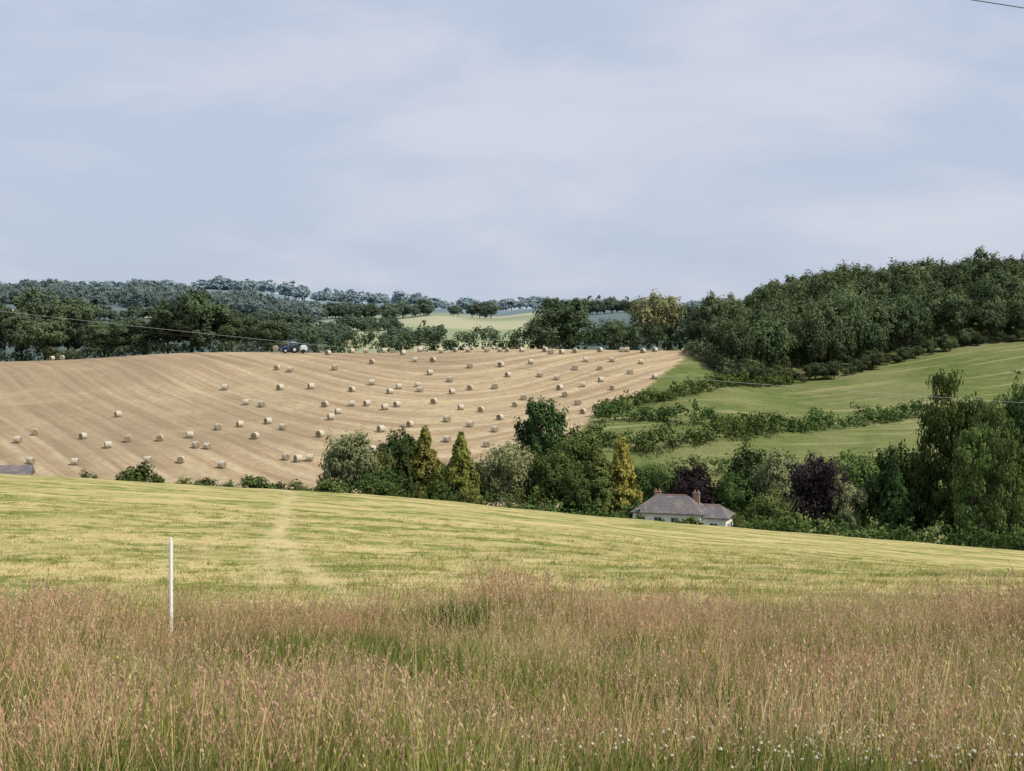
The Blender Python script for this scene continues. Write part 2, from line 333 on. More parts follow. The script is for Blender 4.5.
# ------------------------------------------------------------------ hedges
def hedge(name,pts,w,hh,mat='oak',leaf=.24,step=.7,per=55,hv=.35):
    pts=np.array(pts,float); seg=np.linalg.norm(np.diff(pts,axis=0),axis=1); cum=np.concatenate([[0],np.cumsum(seg)])
    n=int(cum[-1]/step)*3; s=np.sort(rng.uniform(0,cum[-1],n)); x=np.interp(s,cum,pts[:,0]); y=np.interp(s,cum,pts[:,1])
    hn=1+hv*(np.sin(s*.35+rng.uniform(0,6))*.5+np.sin(s*1.1+rng.uniform(0,6))*.3+rng.normal(size=n)*.2)
    f=rng.random(n); x+=rng.normal(size=n)*w*.25; y+=rng.normal(size=n)*w*.25
    z=H(x,y)+hh*hn*(f**.6)*.8; r=rng.uniform(.3,.5,n)*min(w,hh)*.6+.15
    tb=np.clip(.5*rng.random(n)+.2+.25*np.sin(s*.23+rng.uniform(0,6)),0,1)
    P,N,ti=blobs(np.stack([x,y,z],1),r,per//3,tb=tb)
    return obj(name,assemble(name,P,N,ti,leaf,M[mat],[]))
G=lambda l,a=255,b=600:[ray(px,py,a,b) for px,py in l]
def D2(l): return [(px2x(px,d),d) for px,d in l]
hedge('hedge',D2([(345,204),(430,200),(500,198),(545,196)]),3.5,5.4,'oak')
hedge('hedge',D2([(270,188),(345,204)]),2.5,3,'oak')
hedge('hedge',D2([(520,184),(600,182),(636,180)]),3,4.3,'oak')
hedge('hedge',D2([(540,214),(640,212)]),4,6,'dk',.3)
hedge('hedge',D2([(735,166),(800,160),(900,152),(1024,146),(1150,142)]),2.5,3.2,'oak')
hedge('hedge',D2([(725,196),(800,190),(900,182),(1024,178),(1150,176)]),4,5,'oak')
hedge('hedge',D2([(640,222),(720,224),(800,222),(930,218)]),5,7,'oak',.3)
hedge('hedge',G([(596,424),(640,420),(690,424),(740,430),(800,432),(870,424),(930,416)]),5,4,'oak',.33,hv=.6)
hedge('hedge',G([(600,418),(625,408),(660,402),(700,392),(735,386),(790,384)]),4,3.2,'oak',.33,hv=.6)
hedge('hedge',G([(640,456),(680,447),(720,440),(770,434)]),6,4.5,'oak',.33,hv=.6)
hedge('hedge',G([(585,440),(610,448),(650,452)]),5,4,'oak',.33)
hedge('hedge',G([(930,424),(980,420),(1080,410),(1200,400)]),4,3.5,'oak',.35)
hedge('hedge',G([(650,482),(700,476),(760,476),(840,474),(930,470)]),4,4,'mid',.3)
hedge('hedge',D2([(-260,438),(0,440),(60,441),(150,439),(300,438)]),5,4.2,'tl',.4,per=48)
hedge('hedge',D2([(300,440),(330,440),(380,441),(540,441),(690,440)]),5,7.2,'tl',.42,per=75,hv=.6)
hedge('hedge',G([(690,354),(715,368),(735,382)]),5,5,'tl',.4)
# ------------------------------------------------------------------ instancers
def source_coll(name,meshes):
    c=bpy.data.collections.new(name)
    for k,m in enumerate(meshes):
        c.objects.link(bpy.data.objects.new(f'{name}_{k:02d}',m))
    return c
def instancer(name,P,R,S,I,coll):
    me=bpy.data.meshes.new(name); me.vertices.add(len(P)); me.vertices.foreach_set('co',np.asarray(P,np.float32).ravel())
    a=me.attributes.new('rot','FLOAT_VECTOR','POINT'); a.data.foreach_set('vector',np.asarray(R,np.float32).ravel())
    a=me.attributes.new('scl','FLOAT_VECTOR','POINT'); a.data.foreach_set('vector',np.asarray(S,np.float32).ravel())
    a=me.attributes.new('idx','INT','POINT'); a.data.foreach_set('value',np.asarray(I,np.int32))
    me.update(); o=obj(name,me)
    ng=bpy.data.node_groups.new(name+'_nodes','GeometryNodeTree')
    ng.interface.new_socket('Geometry',in_out='INPUT',socket_type='NodeSocketGeometry'); ng.interface.new_socket('Geometry',in_out='OUTPUT',socket_type='NodeSocketGeometry')
    N=ng.nodes; gi=N.new('NodeGroupInput'); go=N.new('NodeGroupOutput'); ip=N.new('GeometryNodeInstanceOnPoints')
    ci=N.new('GeometryNodeCollectionInfo'); ci.inputs['Collection'].default_value=coll; ci.inputs['Separate Children'].default_value=True; ci.inputs['Reset Children'].default_value=True
    def na(nm,ty):
        n=N.new('GeometryNodeInputNamedAttribute'); n.data_type=ty; n.inputs['Name'].default_value=nm; return n.outputs['Attribute']
    er=N.new('FunctionNodeEulerToRotation'); L=ng.links
    L.new(gi.outputs[0],ip.inputs['Points']); L.new(ci.outputs[0],ip.inputs['Instance']); ip.inputs['Pick Instance'].default_value=True
    L.new(na('idx','INT'),ip.inputs['Instance Index']); L.new(na('rot','FLOAT_VECTOR'),er.inputs[0]); L.new(er.outputs[0],ip.inputs['Rotation']); L.new(na('scl','FLOAT_VECTOR'),ip.inputs['Scale'])
    L.new(ip.outputs[0],go.inputs[0])
    o.modifiers.new('scatter','NODES').node_group=ng; return o
def trees(name,X,Y,hmin,hmax,coll,nk,wr=(.7,1.0),hf=None):
    n=len(X); h=rng.uniform(hmin,hmax,n); 
    if hf is not None: h=h*hf
    w=h*rng.uniform(*wr,n)
    instancer(name,np.stack([X,Y,H(X,Y)-.2],1),np.stack([0*X,0*X,rng.uniform(0,6.28,n)],1),np.stack([w,w,h],1),rng.integers(0,nk,n),coll)
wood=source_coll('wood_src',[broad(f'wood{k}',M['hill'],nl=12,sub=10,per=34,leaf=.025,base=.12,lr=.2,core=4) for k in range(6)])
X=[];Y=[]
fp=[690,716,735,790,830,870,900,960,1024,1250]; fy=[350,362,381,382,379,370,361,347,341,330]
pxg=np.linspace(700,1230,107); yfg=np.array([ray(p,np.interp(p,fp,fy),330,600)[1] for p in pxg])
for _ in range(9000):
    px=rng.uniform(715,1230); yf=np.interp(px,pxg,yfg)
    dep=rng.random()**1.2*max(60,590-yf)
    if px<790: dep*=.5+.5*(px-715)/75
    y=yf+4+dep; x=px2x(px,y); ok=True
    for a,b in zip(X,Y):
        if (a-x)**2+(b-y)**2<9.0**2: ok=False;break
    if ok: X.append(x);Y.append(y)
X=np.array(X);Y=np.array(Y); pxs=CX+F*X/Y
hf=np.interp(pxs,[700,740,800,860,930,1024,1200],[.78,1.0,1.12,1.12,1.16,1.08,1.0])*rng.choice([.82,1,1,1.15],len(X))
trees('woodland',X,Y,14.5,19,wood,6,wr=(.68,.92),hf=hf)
X,Y=[],[]
for px in np.linspace(738,1150,64):
    x=px2x(px,np.interp(px,pxg,yfg)); X.append(x+rng.normal()*1); Y.append(np.interp(px,pxg,yfg)+rng.normal()*1.5)
trees('woodland_undergrowth',np.array(X),np.array(Y),1.8,6.5,wood,6,wr=(.9,1.6))
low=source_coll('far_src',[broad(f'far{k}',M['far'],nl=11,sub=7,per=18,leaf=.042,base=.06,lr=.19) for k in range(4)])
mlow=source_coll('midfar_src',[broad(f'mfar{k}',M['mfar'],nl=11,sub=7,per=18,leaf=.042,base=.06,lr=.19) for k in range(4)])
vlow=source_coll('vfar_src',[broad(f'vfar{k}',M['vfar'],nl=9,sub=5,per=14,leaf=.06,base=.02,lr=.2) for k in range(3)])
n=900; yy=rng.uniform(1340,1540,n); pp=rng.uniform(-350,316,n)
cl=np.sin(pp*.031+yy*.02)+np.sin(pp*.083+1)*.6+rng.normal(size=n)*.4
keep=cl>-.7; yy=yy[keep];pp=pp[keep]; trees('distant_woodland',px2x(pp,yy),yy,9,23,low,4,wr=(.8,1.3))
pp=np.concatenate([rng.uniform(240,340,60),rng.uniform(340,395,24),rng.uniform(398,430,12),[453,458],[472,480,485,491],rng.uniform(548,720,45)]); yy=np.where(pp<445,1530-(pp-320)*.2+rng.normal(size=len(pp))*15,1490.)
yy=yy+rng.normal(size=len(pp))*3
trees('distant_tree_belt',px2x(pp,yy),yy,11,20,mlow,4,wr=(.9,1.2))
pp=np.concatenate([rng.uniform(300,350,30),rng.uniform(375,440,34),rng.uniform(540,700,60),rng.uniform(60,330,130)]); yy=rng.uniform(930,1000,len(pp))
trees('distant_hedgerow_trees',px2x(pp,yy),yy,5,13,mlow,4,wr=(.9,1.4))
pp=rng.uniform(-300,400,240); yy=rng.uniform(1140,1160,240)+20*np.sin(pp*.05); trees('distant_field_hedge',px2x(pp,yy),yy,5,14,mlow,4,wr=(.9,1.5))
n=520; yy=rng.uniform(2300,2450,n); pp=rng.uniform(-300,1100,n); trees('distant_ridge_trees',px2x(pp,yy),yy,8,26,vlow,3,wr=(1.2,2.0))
# ------------------------------------------------------------------ tall grass
def gmat(name,a,b,c,trans=.3):
    t=NT(name); oi=t.n('ShaderNodeObjectInfo'); r=oi.outputs['Random']; n=t.noise(oi.outputs['Location'],.35,1,.5)
    col=t.mix(t.step(n,.38,.62),a,b); col=t.mix(t.math('MULTIPLY',r,.65),col,c); return t.diff(col,trans)
g_leaf=gmat('grass_leaf',(.125,.185,.028),(.235,.27,.058),(.35,.34,.115))
g_stem=gmat('grass_stem',(.54,.42,.20),(.40,.37,.13),(.60,.46,.25))
g_head=gmat('grass_seedhead',(.54,.315,.215),(.62,.44,.30),(.45,.25,.18))
g_straw=gmat('grass_straw',(.64,.53,.28),(.52,.46,.19),(.72,.61,.36))
g_dark=gmat('rush_leaf',(.055,.09,.02),(.08,.115,.03),(.12,.14,.05))
def tuft(name,nb,hb,ns,hs,rad,wb=.006,mats=None,wild=.5):
    V=[];Q=[];mi=[]
    def strip(base,az,h,lean,w,ts,wf,m):
        k=len(V); side=np.array([-math.sin(az+1.2),math.cos(az+1.2),0]); dr=np.array([math.cos(az),math.sin(az),0])
        for j,tt in enumerate(ts):
            p=base+dr*lean*tt**2+np.array([0,0,h*(tt-.18*lean/h*tt*tt)]); ww=w*wf(tt); V.append(p-side*ww); V.append(p+side*ww)
        for j in range(len(ts)-1): Q.append([k+2*j,k+2*j+1,k+2*j+3,k+2*j+2]); mi.append(m)
        return p,dr
    for _ in range(nb):
        b=np.array([*(rng.normal(size=2)*rad),-.02]); h=hb*rng.uniform(.55,1.15); strip(b,rng.uniform(0,6.28),h,h*rng.uniform(.1,1.)*wild,wb*rng.uniform(.6,1.2),[0,.5,1],lambda t:(1-t)**.6+.08,0)
    for _ in range(ns):
        b=np.array([*(rng.normal(size=2)*rad),-.02]); h=hs*rng.uniform(.6,1.15); p,dr=strip(b,rng.uniform(0,6.28),h,h*rng.uniform(.05,.4),.0022,[0,.5,1],lambda t:1-.3*t,1)
        L=rng.uniform(.06,.12)
        for q in range(6):
            f=q/6; c=p+np.array([0,0,-L*f])+dr*(-L*f*.25); d=rng.normal(size=3)*.8; d[2]=abs(d[2])+1.2; d/=np.linalg.norm(d); s=np.cross(d,rng.normal(size=3)); s/=np.linalg.norm(s)
            l=rng.uniform(.014,.03); o=np.array([d[0],d[1],0])*.010*(1-abs(f-.6)); k=len(V)
            V.extend([c+o,c+o+d*l*.5+s*.0040,c+o+d*l,c+o+d*l*.5-s*.0040]); Q.append([k,k+1,k+2,k+3]); mi.append(2)
    return qmesh(name,np.array(V),np.array(Q),mats,mi)
GM=[g_leaf,g_stem,g_head]
src=[tuft('t0',36,.30,0,.5,.09,mats=GM),tuft('t1',34,.38,1,.5,.09,mats=GM),tuft('t2',30,.24,0,.45,.11,.008,mats=GM),
     tuft('t3',17,.28,7,.50,.11,mats=GM),tuft('t4',13,.25,10,.46,.12,mats=GM),tuft('t5',17,.32,6,.6,.10,mats=GM),
     tuft('t6',26,.36,2,.55,.08,mats=[g_straw,g_stem,g_straw]),tuft('t7',14,.32,6,.52,.11,mats=[g_straw,g_stem,g_straw])]
grass=source_coll('grass_src',src)
def sn(x,y,f,s): return np.sin(x*f+s+1.7*np.sin(y*f*.7+s*2))*np.sin(y*f*1.3-s+1.1*np.sin(x*f*.9))
n=17500
y=np.sqrt(rng.uniform(5.8**2,19.6**2,n)); x=rng.uniform(-1,1,n)*(.39*y+2.)
yb=ybf(x)+rng.normal(size=n)*.5
k=y<yb; x,y=x[k],y[k]; n=len(x)
pr=np.clip(.19+.055*(y-9)+.5*sn(x,y,.8,1.)+.4*sn(x,y,2.1,4.)+.3*np.clip((-x-1.6)/1.5,0,1)*(y<10),.03,.85)
st=np.clip(.10+.35*sn(x,y,.6,2.7)+.2*sn(x,y,1.7,.3),.02,.45)
r=rng.random(n); idx=np.where(r<pr,rng.integers(3,6,n),rng.integers(0,3,n)); idx=np.where(rng.random(n)<st,rng.integers(6,8,n),idx)
hs=.93+.32*sn(x,y,.7,.4)+.22*sn(x,y,1.9,3)+rng.normal(size=n)*.17-.3*np.clip((y-15.5)/2.5,0,1)
hs*=np.where((abs(x+3.55)<.7)&(y>12.8)&(y<15.6),.45,1); hs=np.clip(hs,.35,1.5)
instancer('tall_grass',np.stack([x,y,H(x,y)],1),np.stack([rng.normal(size=n)*.14,rng.normal(size=n)*.14,rng.uniform(0,6.28,n)],1),np.stack([hs,hs,hs],1)*1.0,idx,grass)
src=[tuft('m0',20,.09,0,.1,.12,.007,mats=[g_straw]*3,wild=1.8),tuft('m1',20,.10,0,.1,.10,.007,mats=[g_leaf]*3,wild=1.0),tuft('m2',14,.16,2,.28,.06,.005,mats=GM)]
sg=source_coll('hay_src',src)
n=12500; y=rng.uniform(16.5,62,n)**1.0; x=rng.uniform(-1,1,n)*(.38*y+3); k=(rng.random(n)<(1.15-(y-18)/50))&(y>ybf(x)-.8)&(rng.random(n)>trk(x,y)*.9); x,y=x[k],y[k]; n=len(x)
idx=np.where(rng.random(n)<.5+.35*np.sin((y+.22*x)*.62*2),0,1); idx=np.where((rng.random(n)<.14)&(y<25),2,idx)
s=rng.uniform(.6,1.5,n)
instancer('mown_grass',np.stack([x,y,H(x,y)],1),np.stack([0*x,0*x,rng.uniform(0,6.28,n)],1),np.stack([s,s,s],1),idx,sg)
for px,d,hh in [(455,14.6,1.15),(108,15.4,.85),(1010,14.2,.9),(640,15.6,.6),(250,15.9,.7),(820,15.2,.55)]:
    x=px2x(px,d); obj('rush_clump',tuft('rush_clump',240,.40,0,.6,.13,.006,mats=[g_dark,g_stem,g_head],wild=.7),(x,d,h1(x,d)),0,(hh,hh,hh*1.15))
wh=simple('petal_white',(.66,.65,.55),.6,.2,20,.1,0); ye=simple('petal_yellow',(.75,.55,.04),.6,.2,20,.1,0)
def flower(name,mat):
    V,Q=tube([(0,0,0),(.01,0,.2),(.02,.01,.33)],[.0025,.002,.002],4); mi=[0]*len(Q)
    P=np.array([.02,.01,.335])+rdir(26)*np.array([.008,.008,.006]); v,q=cards(P,P-np.array([.02,.01,.33]),.004,.7)
    return qmesh(name,np.concatenate([V,v]),np.concatenate([Q,q+len(V)]),[g_leaf,mat],mi+[1]*len(q))
fc=source_coll('flower_src',[flower('f0',wh),flower('f1',ye)])
d=rng.uniform(6.6,7.6,220); px=np.concatenate([rng.normal(890,100,140),rng.uniform(540,1100,80)])
x=px2x(px,d); s=rng.uniform(.8,1.1,len(x))
x=np.append(x,px2x(np.array([357,120,362,700]),np.array([8.5,9.5,8.7,10.])));d=np.append(d,[8.5,9.5,8.7,10.]); s=np.append(s,[1.4]*4)
idx=np.zeros(len(x)); idx[-4:]=1
instancer('meadow_flowers',np.stack([x,d,H(x,d)],1),np.stack([rng.normal(size=len(x))*.15,rng.normal(size=len(x))*.15,rng.uniform(0,6.28,len(x))],1),np.stack([s,s,s],1),idx,fc)
# ------------------------------------------------------------------ generic parts
import bmesh
def part_box(name,size,loc,mat,parent,rot=(0,0,0),bev=.02,taper=None):
    bm=bmesh.new(); bmesh.ops.create_cube(bm,size=1)
    for v in bm.verts:
        v.co.x*=size[0];v.co.y*=size[1];v.co.z*=size[2]
        if taper and v.co.z>0: v.co.x*=taper[0]; v.co.y*=taper[1]
    if bev: bmesh.ops.bevel(bm,geom=bm.edges[:],offset=bev,segments=2,affect='EDGES')
    me=bpy.data.meshes.new(name); bm.to_mesh(me); bm.free(); me.materials.append(mat)
    o=bpy.data.objects.new(name,me); o.location=loc; o.rotation_euler=rot; return link(o,parent)
def part_cyl(name,r,L,loc,mat,parent,axis='Y',bev=.03,seg=28,r2=None):
    bm=bmesh.new(); bmesh.ops.create_cone(bm,cap_ends=True,segments=seg,radius1=r,radius2=r if r2 is None else r2,depth=L)
    if bev: bmesh.ops.bevel(bm,geom=[e for e in bm.edges if abs(e.verts[0].co.z-e.verts[1].co.z)<1e-6],offset=bev,segments=2,affect='EDGES')
    me=bpy.data.meshes.new(name); bm.to_mesh(me); bm.free(); me.materials.append(mat)
    o=bpy.data.objects.new(name,me); o.location=loc
    if axis=='Y': o.rotation_euler=(math.pi/2,0,0)
    if axis=='X': o.rotation_euler=(0,math.pi/2,0)
    return link(o,parent)
def empty(name,loc,rz=0,sc=1):
    e=bpy.data.objects.new(name,None); e.location=loc; e.rotation_euler=(0,0,rz); e.scale=(sc,)*3; return link(e)
pm=simple('post_plastic',(.82,.82,.78),.45,.4,9,.06,.1)
x=px2x(171,15); z0=h1(x,15.)
fp_=empty('fence_post',(x,15,z0),.7); fp_.rotation_euler=(0.02,-.012,.7)
part_box('stake',(.036,.034,1.16),(0,0,.53),pm,fp_,bev=.006)
for k in range(5): part_box(f'lug_{k+1}',(.008,.028,.012),(.019,0,.45+.15*k),pm,fp_,bev=.002)
part_box('top_cap',(.024,.022,.05),(-.003,0,1.125),pm,fp_,bev=.006)
# bales
t=NT('bale_side'); tc=t.n('ShaderNodeTexCoord').outputs['Object']
n1=t.noise(t.vscale(tc,(26,3,3)),1.,5,.7); n2=t.noise(tc,3,4)
bale_side=t.bsdf(t.mix(t.step(n2,.4,.65),t.mix(n1,(.32,.285,.21),(.56,.51,.39)),(.50,.48,.40)),.85,.15,bump=n1,bs=.6,bd=.04)
t=NT('bale_end'); tc=t.n('ShaderNodeTexCoord').outputs['Object']; sx=t.n('ShaderNodeSeparateXYZ'); t.l(tc,sx.inputs[0])
rr=t.math('SQRT',t.math('ADD',t.math('MULTIPLY',sx.outputs[1],sx.outputs[1]),t.math('MULTIPLY',sx.outputs[2],sx.outputs[2])))
ring=t.step(t.math('SINE',t.math('ADD',t.math('MULTIPLY',rr,52.),t.math('MULTIPLY',t.noise(tc,3,3),7.))),-.4,.6)
bale_end=t.bsdf(t.mix(ring,(.19,.15,.095),(.38,.32,.22)),.9,.1,bump=ring,bs=.5,bd=.03)
def bale_mesh(k):
    ns,nl=36,9; R=.72; W=1.3; bm=bmesh.new(); ringsv=[]
    prof=[(-W/2,0.02),(-W/2,.35),(-W/2,.6),(-W/2+.015,R-.08),(-W/2+.08,R-.01)]+[(a,R+.008*math.sin(a*31+k)) for a in np.linspace(-W/2+.2,W/2-.2,6)]+[(W/2-.08,R-.01),(W/2-.015,R-.08),(W/2,.6),(W/2,.35),(W/2,.02)]
    for (a,r) in prof:
        row=[]
        for j in range(ns):
            an=2*math.pi*j/ns; r2=r*(1+.012*math.sin(3*an+k)+.01*rng.normal()); zz=max(r2*math.sin(an),-.67) 
            row.append(bm.verts.new((a+.012*rng.normal()*(r<.65),r2*math.cos(an),zz)))
        ringsv.append(row)
    for i in range(len(prof)-1):
        for j in range(ns):
            f=bm.faces.new([ringsv[i][j],ringsv[i][(j+1)%ns],ringsv[i+1][(j+1)%ns],ringsv[i+1][j]]); f.material_index=1 if (i<3 or i>=len(prof)-4) else 0; f.smooth=True
    bm.faces.new(ringsv[0]).material_index=1; bm.faces.new(ringsv[-1]).material_index=1
    bmesh.ops.recalc_face_normals(bm,faces=bm.faces[:])
    me=bpy.data.meshes.new(f'hay_bale_mesh{k}'); bm.to_mesh(me); bm.free(); me.materials.append(bale_side); me.materials.append(bale_end); return me
bms=[bale_mesh(k) for k in range(4)]
BL=[(52,359),(62,357),(328,355),(352,353),(366,352),(384,352),(392,353),(403,355),(420,352),(441,353),(455,352),(468,352),(487,352),(500,352),(507,352),(522,352),(545,352),(551,354),(562,354),(575,353),(600,352),(622,352),(627,352),(643,353),(655,352),(684,353),(690,355),
(225,390),(118,417),(83,439),(35,435),(18,443),(31,464),(75,465),(128,442),(160,441),(190,438),(196,448),(218,430),(240,427),(207,449),(181,463),(222,468),(255,439),(283,430),(268,424),(246,405),(262,407),(280,390),(290,372),(277,370),(311,389),(325,407),(331,420),(338,414),(352,406),(367,406),(352,392),(372,385),(385,410),(397,407),(390,394),(399,389),(381,432),(410,427),(420,392),(434,404),(433,362),(430,375),(418,387),(450,382),(452,394),(470,390),(481,412),(470,427),(495,389),(501,367),(508,377),(515,407),(524,400),(531,364),(540,377),(557,380),(565,397),(578,405),(583,387),(575,370),(586,362),(601,382),(612,390),(612,362),(630,374),(641,364),(655,379),(298,462),(345,447),(286,460),(310,461),(447,442),(447,422),(461,410),(500,420),(495,432),(487,447),(560,390),(597,412),(583,414),(320,437),(372,452),(545,416),(520,440),(535,428),(415,362),(470,368),(372,364),(335,370),(600,370),(148,463),(108,448)]
for k,(px,py) in enumerate(BL):
    x,y=ray(px,py,250,424); s=rng.uniform(.93,1.08); z=h1(x,y)
    o=obj('hay_bale',bms[k%4],(x,y,z+.66*s),rng.normal()*.5+ (0 if rng.random()<.5 else 1.3),(s,s,s))
# ------------------------------------------------------------------ tractor
x,y=ray(291,353,300,424); z=h1(x,y)
blue=simple('tractor_paint',(.03,.07,.20),.35,.5,5,.1,.05); tyre=simple('tyre_rubber',(.02,.02,.02),.8,.2,10,.3,.4); grey=simple('tractor_grey',(.10,.10,.11),.5,.4,8,.2,.2); hub=simple('wheel_hub',(.55,.55,.55),.4,.4,8,.1,.1)
gl=NT('cab_glass').bsdf((.05,.07,.09),.08,.8); wht=simple('cab_roof_paint',(.62,.66,.70),.4,.4,6,.05,.05)
T=empty('tractor',(x,y,z),math.pi+.25,1.12)
part_box('chassis',(3.4,.6,.5),(.2,0,.9),grey,T,bev=.05)
part_box('bonnet',(1.9,.85,.85),(1.15,0,1.5),blue,T,bev=.12,taper=(.95,.8))
part_box('grille',(.06,.6,.55),(2.12,0,1.45),grey,T)
part_box('cab_glass',(1.45,1.35,1.3),(-.55,0,2.15),gl,T,bev=.06,taper=(.85,.88))
for i_,(a,b) in enumerate([(-1.22,-.66),(-1.22,.66),(.12,-.66),(.12,.66)]): part_box(f'cab_pillar_{i_+1}',(.09,.09,1.36),(a,b,2.15),grey,T,rot=(0.06*(1 if b>0 else -1),0.04*(1 if a<0 else -1),0),bev=.01)
part_box('cab_roof',(1.6,1.5,.2),(-.55,0,2.9),wht,T,bev=.07)
for sgn,nm in ((-1,'right'),(1,'left')):
    part_cyl(f'rear_tyre_{nm}',.92,.5,(-.85,sgn*.95,.92),tyre,T,bev=.1); part_cyl(f'rear_hub_{nm}',.45,.54,(-.85,sgn*.95,.92),hub,T,bev=.05)
    part_cyl(f'front_tyre_{nm}',.62,.4,(1.55,sgn*.88,.62),tyre,T,bev=.08); part_cyl(f'front_hub_{nm}',.3,.43,(1.55,sgn*.88,.62),hub,T,bev=.04)
    part_box(f'fender_{nm}',(1.5,.5,.12),(-.85,sgn*.9,1.92),blue,T,bev=.05)
    part_box(f'loader_arm_{nm}',(2.7,.12,.2),(2.0,sgn*.55,1.45),blue,T,rot=(0,.18,0),bev=.03)
part_cyl('exhaust',.05,1.2,(.45,.42,2.3),grey,T,axis='Z',bev=.01,seg=10)
part_box('loader_frame',(.1,1.3,.9),(3.35,0,1.1),grey,T,bev=.03)
b_=obj('held_bale',bms[0],(4.1,0,1.25),math.pi/2,parent=T)
part_box('baler_body',(2.2,1.9,1.6),(-3.3,0,1.35),wht,T,bev=.3,taper=(.8,1))
part_cyl('baler_wheel',.5,2.5,(-3.2,0,.5),tyre,T,bev=.05); part_box('drawbar',(1.2,.15,.12),(-1.7,0,.7),grey,T)
# ------------------------------------------------------------------ house
wall=simple('render_wall',(.78,.74,.68),.85,.15,2,.08,.2)
t=NT('slate_roof'); tc=t.n('ShaderNodeTexCoord').outputs['Object']; br=t.n('ShaderNodeTexBrick'); t.l(t.vscale(tc,(1,1.6,1.6)),br.inputs[0]); br.inputs['Scale'].default_value=2.6; br.inputs['Mortar Size'].default_value=.015
br.inputs['Color1'].default_value=(.155,.145,.155,1); br.inputs['Color2'].default_value=(.105,.10,.11,1); br.inputs['Mortar'].default_value=(.05,.05,.05,1)
nn=t.noise(tc,1.1,5); slate=t.bsdf(t.mix(t.step(nn,.42,.7),br.outputs[0],(.20,.165,.145)),.8,.15,bump=br.outputs[1],bs=-.4,bd=.02)
brick=simple('chimney_brick',(.30,.20,.16),.9,.1,9,.35,.4); wood_w=simple('window_frame_white',(.75,.75,.72),.5,.3,6,.05,.05); pot=simple('clay_pot',(.28,.19,.15),.8,.2,8,.2,.2)
x0,y0=px2x(677,190),190.; zr=-(494-HZ)/F*190; 
eave=4.75; rise=2.2; zg=zr-eave-rise
Hs=empty('white_house',(x0,y0,zg),-.34,.96)
def walls(name,x1,x2,y1,y2,h,parent,zb=-1.5):
    part_box(name,(x2-x1,y2-y1,h-zb),((x1+x2)/2,(y1+y2)/2,(h+zb)/2),wall,parent,bev=0)
def hip(name,x1,x2,y1,y2,h,r,parent,ov=.35,hl=None,hr=None):
    x1-=ov;x2+=ov;y1-=ov;y2+=ov; th=.12
    m=(y1+y2)/2; hl=(y2-y1)/2*.8 if hl is None else hl; hr=(y2-y1)/2*.8 if hr is None else hr; R=[(x1+hl,m,h+r),(x2-hr,m,h+r)]
    fs=[(0,1,5,4),(1,2,5),(2,3,4,5),(3,0,4)]
    V=[(x1,y1,h),(x2,y1,h),(x2,y2,h),(x1,y2,h)]+R+[(x1,y1,h-th),(x2,y1,h-th),(x2,y2,h-th),(x1,y2,h-th)]
    fs=fs+[(0,6,7,1),(1,7,8,2),(2,8,9,3),(3,9,6,0),(6,9,8,7)]
    me=bpy.data.meshes.new(name); me.from_pydata(V,[],fs); me.materials.append(slate); me.update(); obj(name,me,parent=parent)
    v,q=tube([R[0],R[1]],[.10,.10],6); obj(name+'_ridge',qmesh(name+'_ridge',v,q,[pot]),parent=parent)
walls('main_walls',-5.6,4.0,-3.2,3.4,eave,Hs); hip('main_roof',-5.6,4.0,-3.2,3.4,eave+.13,rise,Hs)
walls('wing_walls',4.003,7.4,-2.4,3.0,eave-.5,Hs); hip('wing_roof',4.1,7.4,-2.4,3.0,eave-.37,1.5,Hs,hl=0.05,hr=1.6)
def win(nm,x,z,w,h,face='front',off=-3.2):
    if face=='front': P=lambda a,b,c:(x+a,off+b,z+c); sz=lambda a,b,c:(a,b,c)
    else: P=lambda a,b,c:(off-b,x+a,z+c); sz=lambda a,b,c:(b,a,c)
    part_box(nm+'_pane',sz(w,.04,h),P(0,-.03,0),gl,Hs,bev=0)
    for i_,(a,c,ww,hh) in enumerate([(0,h/2+.04,w+.2,.09),(0,-h/2-.05,w+.3,.11),(-w/2-.045,0,.09,h),(w/2+.045,0,.09,h),(0,0,.06,h-.01)]):
        part_box(f'{nm}_frame_{i_+1}',sz(ww,.09,hh),P(a,-.05,c),wood_w,Hs,bev=.008)
for k,xx in enumerate([-4.4,-2.0,.4,2.8]): win(f'window_{k+1}',xx,3.75,1.0,1.05)
for k,xx in enumerate([-4.4,-2.0,2.8]): win(f'ground_window_{k+1}',xx,1.2,1.2,1.2)
part_box('door',(1,.1,2.05),(.4,-3.24,1.03),blue,Hs)
win('wing_window_1',5.7,3.1,1.,1.,off=-2.4); win('end_window_1',-1.1,3.0,.9,1.,'end',7.4); win('end_window_2',1.5,3.0,.9,1.,'end',7.4)
for k,(cx_,cy_) in enumerate([(-3.0,.8),(2.6,.9)]):
    part_box(f'chimney_{k+1}',(.9,.6,1.5),(cx_,cy_,eave+rise-.35),brick,Hs,bev=.02); part_box(f'chimney_cap_{k+1}',(1.05,.75,.12),(cx_,cy_,eave+rise+.46),brick,Hs,bev=.02)
    for j in (-.25,.25): part_cyl(f'chimney_pot_{k+1}_{"a" if j<0 else "b"}',.12,.35,(cx_+j,cy_,eave+rise+.69),pot,Hs,axis='Z',bev=.02,seg=14,r2=.1)
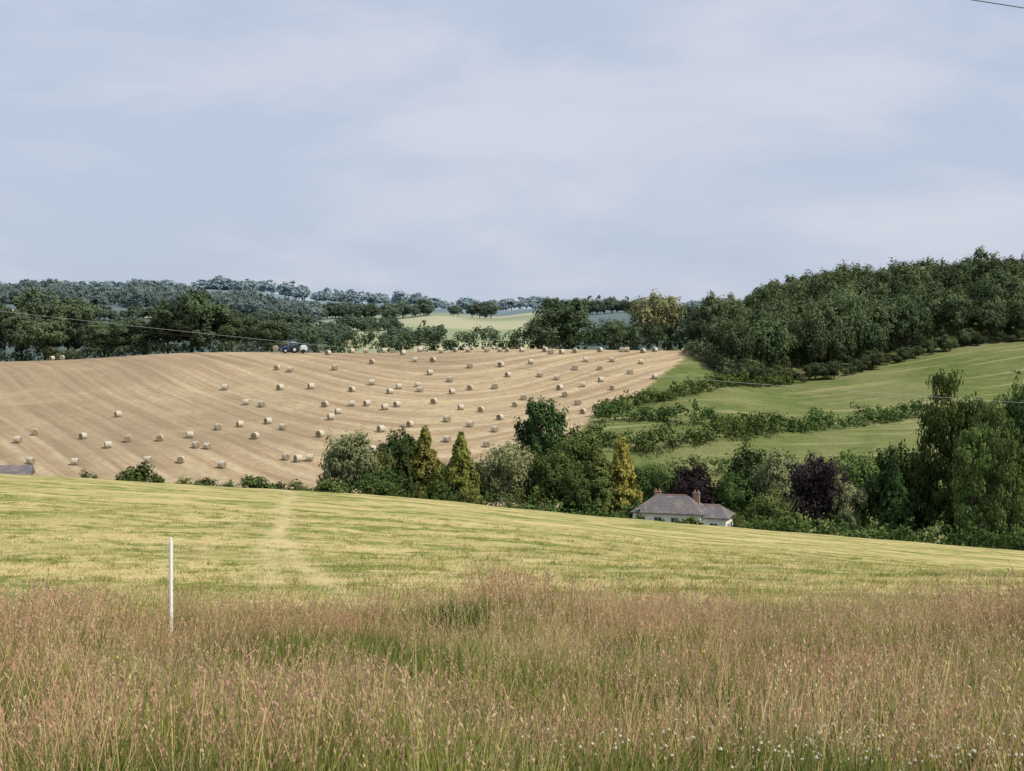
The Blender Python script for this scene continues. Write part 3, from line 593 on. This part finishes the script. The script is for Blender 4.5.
# farm barn at left
x,y=px2x(8,165),165.; zt=-(465-HZ)/F*165
B=empty('farm_barn',(x,y,zt-5.2),.25); part_box('barn_walls',(5,6,5.2),(0,0,1.2),grey,B,bev=0)
me=bpy.data.meshes.new('barn_roof'); me.from_pydata([(-2.8,-3.4,4.0),(2.8,-3.4,4.0),(2.8,3.4,4.0),(-2.8,3.4,4.0),(-2.8,0,5.2),(2.8,0,5.2)],[],[(0,1,5,4),(2,3,4,5),(1,2,5),(3,0,4),(3,2,1,0)]); me.materials.append(slate); obj('barn_roof',me,parent=B)
# ------------------------------------------------------------------ power lines
cab=simple('cable_mat',(.06,.06,.065),.6,.3,4,.1,0); cabl=simple('cable_light',(.35,.36,.38),.5,.3,4,.1,0); polem=simple('pole_wood',(.13,.10,.075),.9,.1,7,.4,.4)
def pole(x,y,top):
    z=h1(x,y); e=empty('utility_pole',(x,y,z)); part_cyl('shaft',.16,top-z+.9,(0,0,(top-z)/2-.15),polem,e,axis='Z',bev=.02,seg=16,r2=.11)
    part_box('crossarm',(.12,1.6,.12),(0,0,top-z-.25),polem,e)
    for j in (-.6,0,.6): part_cyl(f'insulator_{int(j*10)+7}',.05,.16,(0,j,top-z-.1),hub,e,axis='Z',bev=.02,seg=10)
def cable(a,b,sag,r,mat,nm='power_line'):
    pts=[]; 
    for k in range(49):
        s=k/48; p=np.array(a)*(1-s)+np.array(b)*s; p[2]-=4*sag*s*(1-s); pts.append(p)
    v,q=tube(pts,[r]*49,5); obj(nm,qmesh(nm,v,q,[mat],smooth=True))
A_=(-19.4,10.,6.09);B_=(36.7,40.,6.2)
pole(*A_);pole(*B_); cable(A_,B_,.05,.010,cab)
d=125.
def W(px,py,dd=d): return (px2x(px,dd),dd,(HZ-py)/F*dd)
pole(*W(-160,292)); pole(*W(1250,416))
cable(W(-160,292),W(1250,416),1.1,.013,cabl); cable(W(-160,296,d+.6),W(1250,420,d+.6),1.15,.008,cab)
# ------------------------------------------------------------------ world / sun / camera
w=bpy.data.worlds.new('World'); scene.world=w; w.use_nodes=True; nt=w.node_tree; nt.nodes.clear()
o=nt.nodes.new('ShaderNodeOutputWorld'); bg=nt.nodes.new('ShaderNodeBackground'); sk=nt.nodes.new('ShaderNodeTexSky'); sk.sky_type='NISHITA'; sk.sun_disc=False
EL=math.radians(50); AZ=math.radians(114); sk.sun_elevation=EL; sk.sun_rotation=AZ; sk.air_density=1.2; sk.dust_density=2.
tc=nt.nodes.new('ShaderNodeTexCoord'); mp=nt.nodes.new('ShaderNodeMapping'); mp.inputs['Scale'].default_value=(1.5,1.5,5.0); mp.inputs['Rotation'].default_value=(0,.12,0); nt.links.new(tc.outputs['Generated'],mp.inputs[0])
ns=nt.nodes.new('ShaderNodeTexNoise'); ns.inputs['Scale'].default_value=2.9; ns.inputs['Detail'].default_value=6; ns.inputs['Roughness'].default_value=.53; ns.inputs['Distortion'].default_value=.3; nt.links.new(mp.outputs[0],ns.inputs['Vector'])
mr=nt.nodes.new('ShaderNodeMapRange'); mr.interpolation_type='SMOOTHSTEP'; mr.inputs[1].default_value=.40; mr.inputs[2].default_value=.72; nt.links.new(ns.outputs['Fac'],mr.inputs[0])
m1=nt.nodes.new('ShaderNodeMix'); m1.data_type='RGBA'; m1.inputs[0].default_value=.85; nt.links.new(sk.outputs[0],m1.inputs[6]); m1.inputs[7].default_value=(5.3,6.15,7.75,1)
m2=nt.nodes.new('ShaderNodeMix'); m2.data_type='RGBA'; m2.inputs[7].default_value=(7.7,7.5,8.2,1); mm=nt.nodes.new('ShaderNodeMath'); mm.operation='MULTIPLY'; mm.inputs[1].default_value=.52
nt.links.new(mr.outputs[0],mm.inputs[0]); nt.links.new(mm.outputs[0],m2.inputs[0]); nt.links.new(m1.outputs[2],m2.inputs[6]); nt.links.new(m2.outputs[2],bg.inputs[0]); bg.inputs[1].default_value=.1; nt.links.new(bg.outputs[0],o.inputs[0])
sl=bpy.data.lights.new('sun','SUN'); sl.energy=4.7; sl.angle=math.radians(.6); sl.color=(1,.91,.78)
so=bpy.data.objects.new('sun',sl); link(so); sd=Vector((math.sin(AZ)*math.cos(EL),math.cos(AZ)*math.cos(EL),math.sin(EL))); so.rotation_euler=sd.to_track_quat('Z','Y').to_euler()
cam=bpy.data.cameras.new('camera'); cam.sensor_width=36; cam.lens=36*F/1024; cam.shift_y=-(385.5-HZ)/1024; cam.clip_end=20000; cam.clip_start=.1
co=bpy.data.objects.new('camera',cam); link(co); co.location=(0,0,0); co.rotation_euler=(math.pi/2,0,0); scene.camera=co
scene.view_settings.view_transform='Standard'; scene.view_settings.look='None'; scene.view_settings.exposure=0
